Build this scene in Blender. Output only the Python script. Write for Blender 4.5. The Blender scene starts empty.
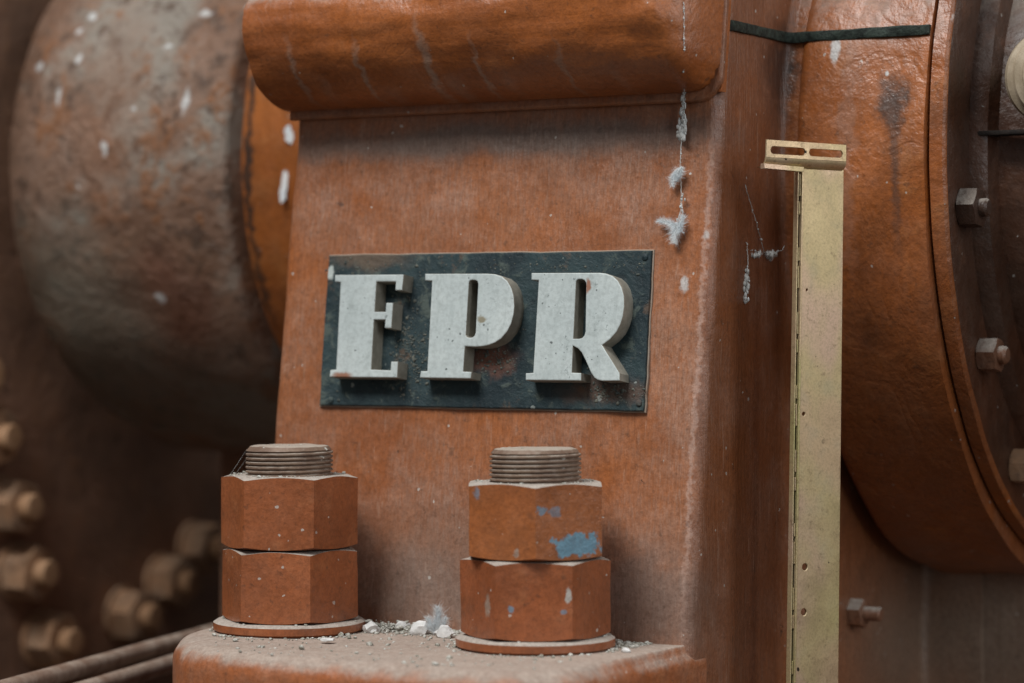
import bpy, bmesh, math, random
from mathutils import Vector, Matrix, noise as mn
R = math.radians
random.seed(7)
S = bpy.context.scene
COL = S.collection

# ------------------------------------------------------------------ camera
F_PX, CX, CY, YH, TH, D0 = 2700.0, 512.0, 341.5, 328.0, R(30), 1.27
pit = math.atan((CY - YH) / F_PX)
FW = Vector((-math.sin(TH) * math.cos(pit), math.cos(TH) * math.cos(pit), -math.sin(pit)))
RT = Vector((math.cos(TH), math.sin(TH), 0))
UP = RT.cross(FW)
def ray(x, y): return FW + RT * ((x - CX) / F_PX) + UP * ((CY - y) / F_PX)
CAM = ray(486, 329) * -D0
cd = bpy.data.cameras.new('camera'); cam = bpy.data.objects.new('camera', cd); COL.objects.link(cam)
cam.matrix_world = Matrix(((RT.x, UP.x, -FW.x, CAM.x), (RT.y, UP.y, -FW.y, CAM.y), (RT.z, UP.z, -FW.z, CAM.z), (0, 0, 0, 1)))
cd.sensor_width = 36; cd.lens = 36 * F_PX / 1024; cd.clip_start = .05; cd.clip_end = 50
cd.dof.use_dof = True; cd.dof.focus_distance = 1.23; cd.dof.aperture_fstop = 6.0
S.camera = cam
S.render.resolution_x, S.render.resolution_y = 1024, 683
# ------------------------------------------------------------------ light
W = bpy.data.worlds.new('World'); S.world = W; W.use_nodes = True
bgn = W.node_tree.nodes['Background']
bgn.inputs[0].default_value = (.90, .96, 1.0, 1); bgn.inputs[1].default_value = .13
def area(name, loc, target, size, power, col):
    l = bpy.data.lights.new(name, 'AREA'); l.shape = 'RECTANGLE'; l.size, l.size_y = size; l.energy = power; l.color = col
    o = bpy.data.objects.new(name, l); COL.objects.link(o); o.location = loc
    o.rotation_euler = (Vector(target) - Vector(loc)).to_track_quat('-Z', 'Y').to_euler()
    return o
area('window_light', (-.30, -1.80, 2.45), (0, 0, 0), (1.3, 1.1), 88, (1.0, .985, .96))
area('roof_light', (-.1, -.5, 2.6), (0, .05, 0), (1.4, 1.2), 16, (.96, .99, 1.0))
area('side_window_light', (2.6, .75, .9), (.1, 0, 0), (1.3, 1.3), 21, (1.0, .98, .95))
area('front_side_window_light', (2.2, -1.15, .85), (.1, 0, 0), (.45, 1.5), 11, (.96, .98, 1.0))
S.view_settings.view_transform = 'Standard'; S.view_settings.look = 'None'
S.view_settings.exposure = .12; S.view_settings.gamma = 1
try: S.render.engine = 'CYCLES'
except Exception: pass

# ------------------------------------------------------------------ helpers
def P(x, y, n, c):
    n = Vector(n); v = ray(x, y); return CAM + v * ((c - n.dot(CAM)) / n.dot(v))
PX, PY, PZ = (1, 0, 0), (0, 1, 0), (0, 0, 1)
TA = R(7.5); NF = Vector((0, -math.cos(TA), math.sin(TA))); UF = Vector((0, math.sin(TA), math.cos(TA)))
def face_y(z): return z * math.tan(TA)

def lump(p, sc, amp):
    return mn.noise(Vector(p) * sc) * amp

def mesh_obj(name, bm, mat, parent=None, smooth=32, mats=None):
    bmesh.ops.recalc_face_normals(bm, faces=bm.faces[:])
    me = bpy.data.meshes.new(name); bm.to_mesh(me); bm.free()
    me.shade_smooth()
    if smooth is not None: me.set_sharp_from_angle(angle=R(smooth))
    me.materials.append(mat)
    o = bpy.data.objects.new(name, me); COL.objects.link(o)
    if parent is not None: adopt(o, parent)
    return o
def wm(o):
    m = o.matrix_basis.copy()
    if o.parent: m = wm(o.parent) @ o.matrix_parent_inverse @ m
    return m
def adopt(o, parent):
    o.parent = parent; o.matrix_parent_inverse = wm(parent).inverted()
def empty(name, loc, label, cat, group=None):
    o = bpy.data.objects.new(name, None); COL.objects.link(o); o.location = loc; o.empty_display_size = .02
    return tag(o, label, cat, group)
def tag(o, label, cat=None, group=None, kind=None):
    if label: o['label'] = label
    if cat: o['category'] = cat
    if group: o['group'] = group
    if kind: o['kind'] = kind
    return o

def grid(bm, rows, closed=False):
    vs = [[bm.verts.new(p) for p in row] for row in rows]
    n = len(vs[0])
    for i in range(len(vs) - 1):
        for j in range(n if closed else n - 1):
            k = (j + 1) % n
            bm.faces.new((vs[i][j], vs[i][k], vs[i + 1][k], vs[i + 1][j]))
    return vs
def cap(bm, ring):
    bm.faces.new(ring)
def frame(axis):
    a = Vector(axis).normalized()
    t = Vector((0, 0, 1)) if abs(a.z) < .9 else Vector((1, 0, 0))
    u = t.cross(a).normalized(); v = a.cross(u)
    return a, u, v
def lathe(prof, origin, axis, seg=64, amp=0, sc=60, capends=True):
    """prof: list of (t along axis, radius)"""
    a, u, v = frame(axis); o = Vector(origin); bm = bmesh.new(); rows = []
    for t, r in prof:
        row = []
        for k in range(seg):
            an = 2 * math.pi * k / seg
            dv = u * math.cos(an) + v * math.sin(an)
            p = o + a * t + dv * r
            if amp: p += dv * lump(p, sc, amp)
            row.append(p)
        rows.append(row)
    vs = grid(bm, rows, True)
    if capends: cap(bm, vs[0]); cap(bm, vs[-1])
    return bm
def rbox(c, s, bev=.001, rot=None, seg=2):
    bm = bmesh.new(); bmesh.ops.create_cube(bm, size=1)
    bmesh.ops.scale(bm, vec=s, verts=bm.verts)
    bmesh.ops.bevel(bm, geom=bm.edges[:], offset=bev, segments=seg, affect='EDGES', profile=.5)
    if rot is not None: bmesh.ops.transform(bm, matrix=rot, verts=bm.verts)
    bmesh.ops.translate(bm, vec=c, verts=bm.verts)
    return bm
def extrude_poly(name, loops, origin, ux, uy, nz, depth, bevel=0, mat=None, parent=None, smooth=12):
    """2-D outlines (first outer, then holes) in (ux,uy) at origin, from 0 to depth along nz"""
    cu = bpy.data.curves.new(name, 'CURVE'); cu.dimensions = '2D'; cu.fill_mode = 'BOTH'
    cu.extrude = depth / 2 - bevel; cu.bevel_depth = bevel; cu.bevel_resolution = 1; cu.offset = -bevel
    for lp in loops:
        sp = cu.splines.new('POLY'); sp.points.add(len(lp) - 1); sp.use_cyclic_u = True
        for q, (x, y) in zip(sp.points, lp): q.co = (x, y, 0, 1)
    t = bpy.data.objects.new(name, cu); COL.objects.link(t)
    dg = bpy.context.evaluated_depsgraph_get(); dg.update()
    me = bpy.data.meshes.new_from_object(t.evaluated_get(dg))
    COL.objects.unlink(t); bpy.data.objects.remove(t); bpy.data.curves.remove(cu)
    ux, uy, nz = Vector(ux), Vector(uy), Vector(nz); o = Vector(origin) + nz * depth / 2
    M = Matrix(((ux.x, uy.x, nz.x, o.x), (ux.y, uy.y, nz.y, o.y), (ux.z, uy.z, nz.z, o.z), (0, 0, 0, 1)))
    me.transform(M)
    bm = bmesh.new(); bm.from_mesh(me); bpy.data.meshes.remove(me)
    bmesh.ops.remove_doubles(bm, verts=bm.verts, dist=1e-5)
    return mesh_obj(name, bm, mat, parent, smooth)

# ------------------------------------------------------------------ materials
class NT:
    def __init__(s, name):
        s.cache = {}
        s.m = bpy.data.materials.new(name); s.m.use_nodes = True; s.t = s.m.node_tree; s.t.nodes.clear()
        s.out = s.N('ShaderNodeOutputMaterial'); s.b = s.N('ShaderNodeBsdfPrincipled')
        s.t.links.new(s.b.outputs[0], s.out.inputs[0])
        tc = s.N('ShaderNodeTexCoord'); oi = s.N('ShaderNodeObjectInfo')
        s.vec = s.vm('ADD', tc.outputs['Object'], s.vm('MULTIPLY', oi.outputs['Random'], (7.3, 5.1, 9.7)))
        g = s.N('ShaderNodeNewGeometry'); s.pos = g.outputs['Position']
        sx = s.N('ShaderNodeSeparateXYZ'); s.L(g.outputs['Normal'], sx.inputs[0]); s.nz = sx.outputs[2]
    def N(s, t): return s.t.nodes.new(t)
    def L(s, a, b):
        if isinstance(a, bpy.types.NodeSocket): s.t.links.new(a, b)
        elif a is not None:
            if isinstance(a, (tuple, list)) and len(a) == 3 and b.type == 'RGBA': a = (*a, 1)
            b.default_value = a
    def math(s, op, a, b=0.0, clamp=False):
        n = s.N('ShaderNodeMath'); n.operation = op; n.use_clamp = clamp; s.L(a, n.inputs[0]); s.L(b, n.inputs[1]); return n.outputs[0]
    def vm(s, op, a, b=None):
        n = s.N('ShaderNodeVectorMath'); n.operation = op; s.L(a, n.inputs[0])
        if b is not None: s.L(b, n.inputs[1])
        return n.outputs['Value'] if op == 'LENGTH' else n.outputs[0]
    def noise(s, *a, **k):
        key = (a, tuple(sorted((q, w if not isinstance(w, bpy.types.NodeSocket) else id(w)) for q, w in k.items())))
        if 'vec' in k: return s._noise(*a, **k)
        if key not in s.cache: s.cache[key] = s._noise(*a, **k)
        return s.cache[key]
    def _noise(s, sc, det=4, rough=.6, vec=None, stretch=None, dist=0, col=False):
        v = vec or s.vec
        if stretch: v = s.vm('MULTIPLY', v, stretch)
        n = s.N('ShaderNodeTexNoise'); s.L(v, n.inputs['Vector']); n.inputs['Scale'].default_value = sc
        n.inputs['Detail'].default_value = det; n.inputs['Roughness'].default_value = rough; n.inputs['Distortion'].default_value = dist
        return n.outputs['Color' if col else 'Fac']
    def ramp(s, v, lo, hi, a=0.0, b=1.0):
        n = s.N('ShaderNodeMapRange'); n.interpolation_type = 'SMOOTHSTEP'; s.L(v, n.inputs[0])
        for i, x in enumerate((lo, hi, a, b)): n.inputs[i + 1].default_value = x
        return n.outputs[0]
    def mix(s, f, a, b, mode='MIX'):
        n = s.N('ShaderNodeMix'); n.data_type = 'RGBA'; n.blend_type = mode
        s.L(f, n.inputs[0]); s.L(a, n.inputs[6]); s.L(b, n.inputs[7]); return n.outputs[2]
    def specks(s, sc, rad, keep):
        v = s.N('ShaderNodeTexVoronoi'); s.L(s.vm('ADD', s.vec, s.vm('MULTIPLY', s.noise(sc * 1.3, 2, col=True), (.5 / sc,) * 3)), v.inputs['Vector']); v.inputs['Scale'].default_value = sc
        sc_ = s.N('ShaderNodeSeparateColor'); s.L(v.outputs['Color'], sc_.inputs[0])
        size = s.math('MULTIPLY', sc_.outputs[1], rad)
        a = s.math('LESS_THAN', v.outputs['Distance'], size); b = s.math('GREATER_THAN', sc_.outputs[0], keep)
        return s.math('MULTIPLY', a, b)
    def spot(s, col, center, rad, tint, strength=1, soft=.35, wob=.012, wsc=70):
        w = s.vm('MULTIPLY', s.vm('SUBTRACT', s.noise(wsc, 4, .65, col=True), (.5, .5, .5)), (wob * 2,) * 3)
        v = s.vm('DIVIDE', s.vm('SUBTRACT', s.vm('ADD', s.pos, w), tuple(center)), tuple(rad))
        m = s.ramp(s.vm('LENGTH', v), 1 - soft, 1 + soft, strength, 0)
        return s.mix(m, col, tint)
    def bump(s, h, dist, strength=1, normal=None):
        n = s.N('ShaderNodeBump'); n.inputs['Strength'].default_value = strength; n.inputs['Distance'].default_value = dist
        s.L(h, n.inputs['Height'])
        if normal is not None: s.L(normal, n.inputs['Normal'])
        return n.outputs[0]
    def fin(s, col, rough=.5, metal=0, normal=None, spec=.5):
        s.L(col, s.b.inputs['Base Color']); s.L(rough, s.b.inputs['Roughness']); s.L(metal, s.b.inputs['Metallic'])
        s.b.inputs['Specular IOR Level'].default_value = spec
        if normal is not None: s.L(normal, s.b.inputs['Normal'])
        return s.m

DUST = (.42, .31, .245)
def paint(name, c1, c2, c3, film=.35, dust=1.0, spots=(), chips=True, streak=(30, 30, 3), lumps=1.0, rough=.5, hard=(), stk=.45, dcols=((.27, .225, .19), (.52, .48, .43)), wrinkle=0, scratch=.0, fleck=(.86, .86)):
    t = NT(name)
    n1 = t.noise(14, 5, .62); n2 = t.noise(55, 5, .65); st = t.noise(10, 4, .6, stretch=streak); fine = t.noise(420, 3, .6)
    col = t.mix(t.ramp(n1, .36, .64), c1, c2)
    col = t.mix(t.ramp(n2, .52, .74, 0, .75), col, c3)
    col = t.mix(t.ramp(st, .40, .66, 0, stk), col, tuple(x * .55 for x in c1))
    # thin dusty film with brushed vertical structure
    fm = t.math('MULTIPLY', t.ramp(t.noise(24, 6, .7), .30, .70), t.ramp(t.noise(18, 5, .65, stretch=streak), .30, .65, .35, 1))
    col = t.mix(t.math('MULTIPLY', fm, film), col, DUST)
    for sp in spots: col = t.spot(col, *sp)
    # pits and dirt
    col = t.mix(t.ramp(t.noise(230, 3, .6), .63, .72, 0, .38), col, (.055, .035, .025))
    col = t.mix(t.ramp(t.noise(75, 6, .75, dist=.6), .60, .74, 0, .4), col, (.09, .045, .028))
    if chips:
        col = t.mix(t.math('MULTIPLY', t.specks(210, .17, fleck[0]), .6), col, (.60, .60, .56))
        col = t.mix(t.math('MULTIPLY', t.specks(75, .075, fleck[1]), .8), col, (.62, .64, .62))
    if scratch: col = t.mix(t.ramp(t.noise(40, 2, .5, stretch=(11, 11, .7)), .66, .70, 0, scratch), col, (.50, .36, .28))
    chm = t.ramp(t.noise(46, 6, .72), .690, .705)
    col = t.mix(t.math('MULTIPLY', chm, .85), col, (.055, .032, .024))
    col = t.mix(t.ramp(t.noise(17, 6, .7, vec=t.vm('ADD', t.vec, (4, 7, 1))), .60, .72, 0, .45), col, (.12, .05, .025))
    up = t.math('ADD', t.nz, t.math('MULTIPLY', t.math('SUBTRACT', t.noise(60, 5, .7), .5), 1.1))
    dm = t.ramp(up, .30, .85, 0, dust)
    dcol = t.mix(t.noise(180, 4, .7), *dcols)
    col = t.mix(dm, col, dcol)
    for sp in hard: col = t.spot(col, *sp)
    col = t.mix(t.ramp(fine, .38, .66, 0, .22), col, (.06, .02, .008))
    grit = t.noise(1000, 3, .7)
    col = t.mix(t.ramp(grit, .44, .66, 0, .20), col, (.06, .02, .008)); col = t.mix(t.ramp(grit, .66, .76, 0, .22), col, (.46, .30, .20))
    h = t.math('ADD', t.math('MULTIPLY', n2, .55 * lumps), t.math('MULTIPLY', st, .22 * min(1, stk / .45)))
    h = t.math('ADD', h, t.math('MULTIPLY', fine, .05 + .03 * lumps)); h = t.math('ADD', h, t.math('MULTIPLY', t.noise(1000, 3, .7), .03))
    h = t.math('ADD', h, t.math('MULTIPLY', t.noise(160, 4, .6), .16 * lumps))
    h = t.math('SUBTRACT', h, t.math('MULTIPLY', chm, .14))
    if wrinkle: h = t.math('ADD', h, t.math('MULTIPLY', t.ramp(t.math('ABSOLUTE', t.math('SUBTRACT', t.noise(26, 4, .55, dist=1.2), .5)), 0, .07), wrinkle))
    nb = t.bump(h, .0026, .9)
    ro = t.ramp(t.math('ADD', n2, t.math('ADD', dm, t.math('MULTIPLY', fm, film * .9))), .50, 1.3, rough - .10, .92)
    return t.fin(col, ro, 0, nb, .55)

def fpt(x, y): return P(x, y, NF, 0)
def sp_face(x, y, w, h, tint, k=1, soft=.35, wob=.01, wsc=70):
    s = .00047; return (fpt(x, y), (w * s / .87, .03, h * s), tint, k, soft, wob, wsc)
GREY = (.17, .15, .135)
WHITE = (.62, .66, .66)
BLUE = (.16, .27, .36); BLUE2 = (.15, .30, .40)
M = {}
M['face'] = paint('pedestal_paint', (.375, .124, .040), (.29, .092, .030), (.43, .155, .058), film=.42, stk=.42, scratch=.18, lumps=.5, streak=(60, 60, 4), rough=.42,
    spots=[sp_face(500, 140, 260, 17, GREY, .75, .7, .010, 40),
           sp_face(480, 575, 260, 60, (.27, .205, .165), .5, .8, .02, 60),
           sp_face(640, 600, 60, 45, (.20, .16, .14), .6, .7, .02, 60),
           sp_face(430, 600, 70, 35, (.20, .17, .15), .45, .7, .02, 60),
           (P(778, 72, PY, .086), (.009, .03, .024), (.04, .032, .03), .95, .6, .010, 110),
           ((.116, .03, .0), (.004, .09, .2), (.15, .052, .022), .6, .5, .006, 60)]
          + [((.1112, face_y(z_) + .003, z_), (.0010, .008, .030), (.56, .38, .31), .45, .8, .0035, 300) for z_ in (.06, .02, -.02, -.06, -.10)],  # glossy highlight streak painted into the colour along the right front edge
    hard=[sp_face(684, 285, 4, 7, WHITE, .7, .4, .003, 200), sp_face(705, 235, 2.2, 4, WHITE, .5, .4, .002, 200),
          sp_face(590, 597, 6, 9, BLUE, .6, .4, .004, 200), sp_face(340, 205, 4, 2, (.06, .045, .04), .6, .4, .003, 200)])
M['lug'] = paint('lug_paint', (.39, .115, .024), (.29, .080, .016), (.41, .14, .04), film=.08, streak=(3, 26, 26), rough=.47, stk=.2, lumps=.6, wrinkle=.03,
    hard=[(P(x_, y_, NF, .035), (w_, .03, h_), (.36, .25, .19), k_, .8, .006, 110) for x_, y_, w_, h_, k_ in ((297, 78, .0016, .013, .6), (318, 88, .003, .006, .25), (362, 82, .0014, .016, .7), (378, 92, .005, .004, .3), (428, 70, .0022, .020, .75), (445, 90, .004, .006, .4), (478, 80, .0013, .014, .65), (500, 86, .003, .006, .2), (560, 80, .0012, .014, .55), (610, 84, .002, .008, .22))])
M['drum_paint'] = paint('casing_paint', (.37, .108, .021), (.25, .070, .015), (.39, .14, .036), film=.14, streak=(6, 6, 3), lumps=1.0, wrinkle=.06, rough=.47,
    spots=[(P(900, 105, PY, .088), (.007, .03, .013), (.05, .038, .034), .9, .7, .014, 110), (P(903, 170, PY, .088), (.0022, .03, .03), (.06, .045, .04), .7, .8, .006, 160), (P(850, 225, PY, .088), (.03, .03, .0022), (.42, .32, .27), .0, .8, .006, 160),
           (P(778, 72, PY, .086), (.009, .03, .024), (.04, .032, .03), .95, .6, .010, 110),
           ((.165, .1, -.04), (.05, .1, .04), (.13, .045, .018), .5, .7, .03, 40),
           ((.150, .09, .08), (.004, .03, .045), (.40, .30, .25), .25, .7, .012, 90)],
    hard=[(P(838, 50, PY, .087), (.0022, .02, .006), WHITE, .8, .4, .003, 200), (P(891, 74, PY, .087), (.001, .02, .0012), WHITE, .8, .4, .001, 200),
          (P(948, 14, PY, .08), (.0018, .02, .005), WHITE, .8, .4, .002, 200)])
M['cover'] = paint('cover_paint', (.085, .028, .011), (.045, .020, .011), (.13, .046, .017), film=.10, streak=(9, 9, 5), lumps=1.2)
M['nut'] = paint('nut_paint', (.36, .108, .036), (.27, .080, .027), (.40, .145, .055), film=.08, dust=1.0, fleck=(.55, .6), lumps=.5, rough=.42, streak=(7, 7, 7), stk=.3)
M['foot'] = paint('foot_paint', (.39, .116, .034), (.31, .09, .026), (.42, .15, .05), film=.25, dust=.80, lumps=.8, rough=.45, streak=(7, 7, 7), stk=.3, dcols=((.24, .20, .165), (.53, .495, .44)))
M['neck'] = paint('neck_paint', (.38, .118, .022), (.29, .085, .016), (.40, .15, .04), film=.06, streak=(8, 8, 3), spots=[(P(247, y_, PY, .134), (.0024, .03, h_), (.03, .022, .018), .95, .6, .008, 110) for y_, h_ in ((85, .02), (150, .025), (215, .03), (300, .025))])
M['wall'] = paint('rear_wall_paint', (.36, .125, .044), (.26, .092, .036), (.34, .15, .065), film=.05, spots=[(P(1020, 640, PY, .262), (.085, .10, .045), (.30, .25, .195), .8, .75, .012, 60)], lumps=.8)

def m_rust():
    t = NT('rusty_scale')
    n1 = t.noise(11, 6, .65); n2 = t.noise(34, 7, .72, dist=.3); n3 = t.noise(120, 5, .7)
    col = t.mix(t.ramp(n1, .40, .60), (.18, .098, .060), (.25, .155, .108))
    col = t.mix(t.ramp(t.noise(8.5, 5, .65, vec=t.vm('ADD', t.vec, (3, 1, 2))), .50, .60, 0, .8), col, (.27, .255, .22))
    col = t.mix(t.ramp(n2, .52, .62, 0, .85), col, (.24, .098, .036))
    col = t.mix(t.ramp(t.noise(60, 6, .75), .53, .62, 0, .85), col, (.085, .05, .033))
    col = t.mix(t.ramp(n2, .40, .32, 0, .8), col, (.09, .065, .05))
    col = t.mix(t.ramp(n3, .56, .68, 0, .6), col, (.10, .06, .04))
    col = t.spot(col, P(185, 300, PY, .16), (.025, .1, .03), (.17, .065, .035), .7, .6, .02, 40)
    col = t.spot(col, P(90, 310, PY, .17), (.05, .1, .05), (.20, .20, .16), .6, .7, .03, 45)
    col = t.spot(col, P(200, 400, PY, .2), (.07, .12, .03), (.15, .145, .12), .6, .7, .03, 45)
    col = t.spot(col, P(120, 130, PY, .14), (.02, .1, .06), (.25, .12, .065), .5, .8, .03, 45)
    for px, py, w, h in ((38, 67, 5, 4.5), (198, 12, 6, 4), (172, 47, 3, 3), (199, 103, 3.5, 15), (83, 15, 4, 5), (84, 58, 2, 5), (147, 110, 2.5, 2.5), (122, 150, 3, 8), (95, 188, 2, 3), (158, 298, 5, 6), (70, 98, 2, 12), (238, 5, 3, 4), (75, 30, 3, 3)):
        c = P(px, py, PY, .145)
        col = t.spot(col, c, (w * .00065, .06, h * .00052), (.60, .62, .62), .85, .45, .0045, 130)
    h = t.math('ADD', t.math('MULTIPLY', n2, .7), t.math('MULTIPLY', n3, .3))
    return t.fin(col, t.ramp(n2, .2, .8, .35, .8), 0, t.bump(h, .008, 1), .5)
M['rust'] = m_rust()
def m_dark():
    t = NT('dark_rust')
    n1 = t.noise(12, 6, .7); n2 = t.noise(60, 6, .75)
    col = t.mix(t.ramp(n1, .35, .65), (.21, .12, .08), (.33, .18, .115))
    col = t.mix(t.ramp(n2, .52, .70, 0, .7), col, (.34, .17, .085))
    col = t.mix(t.ramp(n2, .42, .30, 0, .7), col, (.07, .045, .034))
    return t.fin(col, .8, 0, t.bump(n2, .003, .8), .3)
M['dark'] = m_dark()
def m_oldnut():
    t = NT('weathered_nut'); n1 = t.noise(40, 5, .7); n2 = t.noise(150, 4, .7)
    col = t.mix(t.ramp(n1, .35, .65), (.44, .25, .14), (.38, .25, .165)); col = t.mix(t.ramp(n2, .5, .7, 0, .6), col, (.10, .055, .035))
    return t.fin(col, .75, 0, t.bump(n2, .0015, .7), .3)
M['oldnut'] = m_oldnut()
def m_stud2():
    t = NT('tan_stud'); n1 = t.noise(60, 5, .7)
    return t.fin(t.mix(t.ramp(n1, .3, .7), (.47, .28, .16), (.36, .20, .105)), .7, 0, t.bump(n1, .001, .6), .3)
M['tanstud'] = m_stud2()
def m_thread():
    t = NT('thread_steel'); n1 = t.noise(70, 5, .7); n2 = t.noise(300, 3, .6)
    col = t.mix(t.ramp(n1, .35, .65), (.20, .135, .095), (.14, .085, .058)); col = t.mix(t.ramp(n2, .5, .68, 0, .4), col, (.28, .23, .19))
    dm = t.ramp(t.math('ADD', t.nz, t.math('MULTIPLY', t.math('SUBTRACT', t.noise(120, 4, .7), .5), .5)), .82, .98)
    col = t.mix(dm, col, (.40, .345, .29)); col = t.mix(t.specks(240, .3, .86), col, (.55, .55, .5))
    return t.fin(col, .6, .15, t.bump(n2, .0006, .6), .5)
M['thread'] = m_thread()
def m_plate():
    t = NT('plate_enamel'); n1 = t.noise(22, 6, .7); n2 = t.noise(90, 6, .7, dist=.5); n3 = t.noise(330, 4, .6)
    col = t.mix(t.ramp(n1, .35, .65), (.010, .022, .028), (.026, .050, .056))
    col = t.mix(t.ramp(n2, .52, .66, 0, .7), col, (.10, .125, .11))
    col = t.mix(t.ramp(n2, .40, .30, 0, .6), col, (.012, .018, .022))
    col = t.mix(t.ramp(t.noise(48, 5, .7), .60, .70, 0, .75), col, (.115, .075, .050))
    up = P(340, 268, NF, .002)
    col = t.spot(col, P(368, 255, NF, .002), (.022, .02, .006), (.15, .10, .065), .65, .6, .008, 90)
    col = t.spot(col, P(492, 358, NF, .002), (.011, .02, .007), (.16, .065, .04), .8, .6, .008, 120)
    col = t.spot(col, P(612, 392, NF, .002), (.024, .02, .006), (.13, .07, .045), .6, .6, .01, 90)
    col = t.spot(col, P(331, 272, NF, .002), (.0022, .02, .0030), (.50, .56, .54), .9, .3, .003, 200)
    col = t.mix(t.math('MULTIPLY', t.specks(170, .24, .72), .55), col, (.34, .38, .36))
    h = t.math('ADD', t.math('MULTIPLY', n2, .6), t.math('MULTIPLY', n3, .25))
    h = t.math('ADD', h, t.math('MULTIPLY', t.specks(210, .4, .7), .25))
    return t.fin(col, t.ramp(n2, .3, .7, .5, .8), 0, t.bump(h, .0020, 1), .35)
M['plate'] = m_plate()
def m_edge():
    t = NT('plate_edge_metal'); n = t.noise(120, 4, .6)
    return t.fin(t.mix(n, (.42, .36, .30), (.22, .14, .09)), .6, .2, t.bump(n, .0005, .5))
def m_letter():
    t = NT('letter_paint'); n1 = t.noise(30, 5, .7); n2 = t.noise(140, 5, .7); n3 = t.noise(500, 3, .6)
    st = t.noise(14, 4, .6, stretch=(20, 20, 3))
    col = t.mix(t.ramp(n1, .35, .65), (.46, .52, .52), (.53, .59, .585))
    col = t.mix(t.ramp(st, .45, .7, 0, .25), col, (.28, .33, .325))
    col = t.mix(t.ramp(n2, .54, .70, 0, .35), col, (.20, .235, .225))
    col = t.mix(t.ramp(t.noise(170, 5, .75), .62, .68, 0, .7), col, (.09, .115, .115)); col = t.mix(t.ramp(n3, .40, .66, 0, .22), col, (.18, .20, .195)); col = t.mix(t.math('MULTIPLY', t.specks(330, .2, .6), .8), col, (.05, .06, .06))
    # flanks of the cast letters get a darker grey-brown than the fronts
    g = t.N('ShaderNodeNewGeometry'); dp = t.N('ShaderNodeVectorMath'); dp.operation = 'DOT_PRODUCT'
    t.L(g.outputs['True Normal'], dp.inputs[0]); dp.inputs[1].default_value = tuple(NF)
    flank = t.ramp(dp.outputs['Value'], .80, .55, 0, 1)
    fc = t.mix(t.ramp(n2, .35, .65), (.24, .225, .185), (.33, .31, .26))
    fc = t.mix(t.ramp(n1, .5, .7, 0, .5), fc, (.13, .105, .08))
    col = t.mix(flank, col, fc)
    for px, py, w, h in ((342, 375, 11, 3.2), (588, 286, 2.2, 6), (482, 319, 5, 2.5)):
        col = t.spot(col, P(px, py, NF, .0115), (w * .0005, .006, h * .0005), (.27, .10, .045) if py != 319 else (.22, .19, .12), .9, .4, .002, 200)
    h = t.math('ADD', t.math('MULTIPLY', n2, .4), t.math('MULTIPLY', n3, .2))
    return t.fin(col, .5, 0, t.bump(h, .0007, .6), .5)
M['letter'] = m_letter()
def m_zinc():
    t = NT('yellow_zinc'); n1 = t.noise(18, 3, .5, stretch=(1, 1, .6)); n2 = t.noise(70, 4, .6); n3 = t.noise(300, 4, .7)
    col = t.mix(t.ramp(n1, .40, .50), (.64, .49, .31), (.62, .51, .29)); col = t.mix(t.ramp(n1, .52, .64, 0, .8), col, (.68, .49, .38))
    col = t.mix(t.ramp(n2, .5, .75, 0, .25), col, (.36, .38, .31))
    col = t.mix(t.ramp(t.noise(9, 3, .5, vec=t.vm('ADD', t.vec, (1, 2, 3))), .55, .68, 0, .6), col, (.50, .50, .20))
    col = t.mix(t.ramp(n3, .56, .70, 0, .5), col, (.24, .17, .10)); col = t.mix(t.ramp(t.noise(900, 3, .7), .42, .64, 0, .22), col, (.18, .13, .08))
    col = t.mix(t.ramp(t.noise(130, 5, .8), .62, .70, 0, .55), col, (.14, .11, .07))
    col = t.mix(t.specks(240, .22, .9), col, (.05, .04, .03))
    return t.fin(col, t.ramp(n2, .3, .7, .32, .48), .7, t.bump(n3, .00012, .5), .5)
M['zinc'] = m_zinc()
def m_simple(name, a, b, sc, rough=.8, bd=.001, metal=0):
    t = NT(name); n = t.noise(sc, 5, .7)
    return t.fin(t.mix(t.ramp(n, .35, .65), a, b), rough, metal, t.bump(n, bd, .7), .3)
M['gasket'] = m_simple('gasket', (.008, .013, .011), (.035, .052, .042), 320, .7, .0015)
M['black'] = m_simple('grime_black', (.012, .01, .009), (.03, .022, .018), 200, .8)
M['feather'] = m_simple('feather_down', (.66, .72, .76), (.78, .80, .80), 90, .9, .0002)
M['web'] = m_simple('dusty_web', (.42, .42, .40), (.60, .62, .62), 200, .9, .0002)
M['crumb'] = m_simple('crumbs', (.20, .19, .15), (.60, .60, .56), 420, .9, .001)
M['crust'] = m_simple('grime_crust', (.045, .06, .06), (.15, .15, .125), 260, .8, .0008)
M['lump'] = m_simple('plaster_lump', (.52, .52, .51), (.70, .70, .69), 160, .9, .001)
M['rail'] = m_simple('grey_rail', (.20, .13, .095), (.34, .27, .22), 60, .7, .001)
M['beige'] = m_simple('beige_cap', (.30, .24, .165), (.40, .33, .24), 90, .6, .0008)
M['floor'] = m_simple('low_bounce_concrete', (.045, .040, .036), (.075, .068, .06), 20, .9, .003)  # floor out of view, coloured dark to cut light bounced up from below
M['bluepaint'] = None

# ------------------------------------------------------------------ ground
ZF = -.46
bm = bmesh.new(); grid(bm, [[(-3 + 6 * i / 12, -3 + 6 * j / 12, ZF) for i in range(13)] for j in range(13)])
fl = mesh_obj('floor', bm, M['floor'], smooth=None); tag(fl, 'bare concrete floor under the machine', kind='structure')

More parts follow.
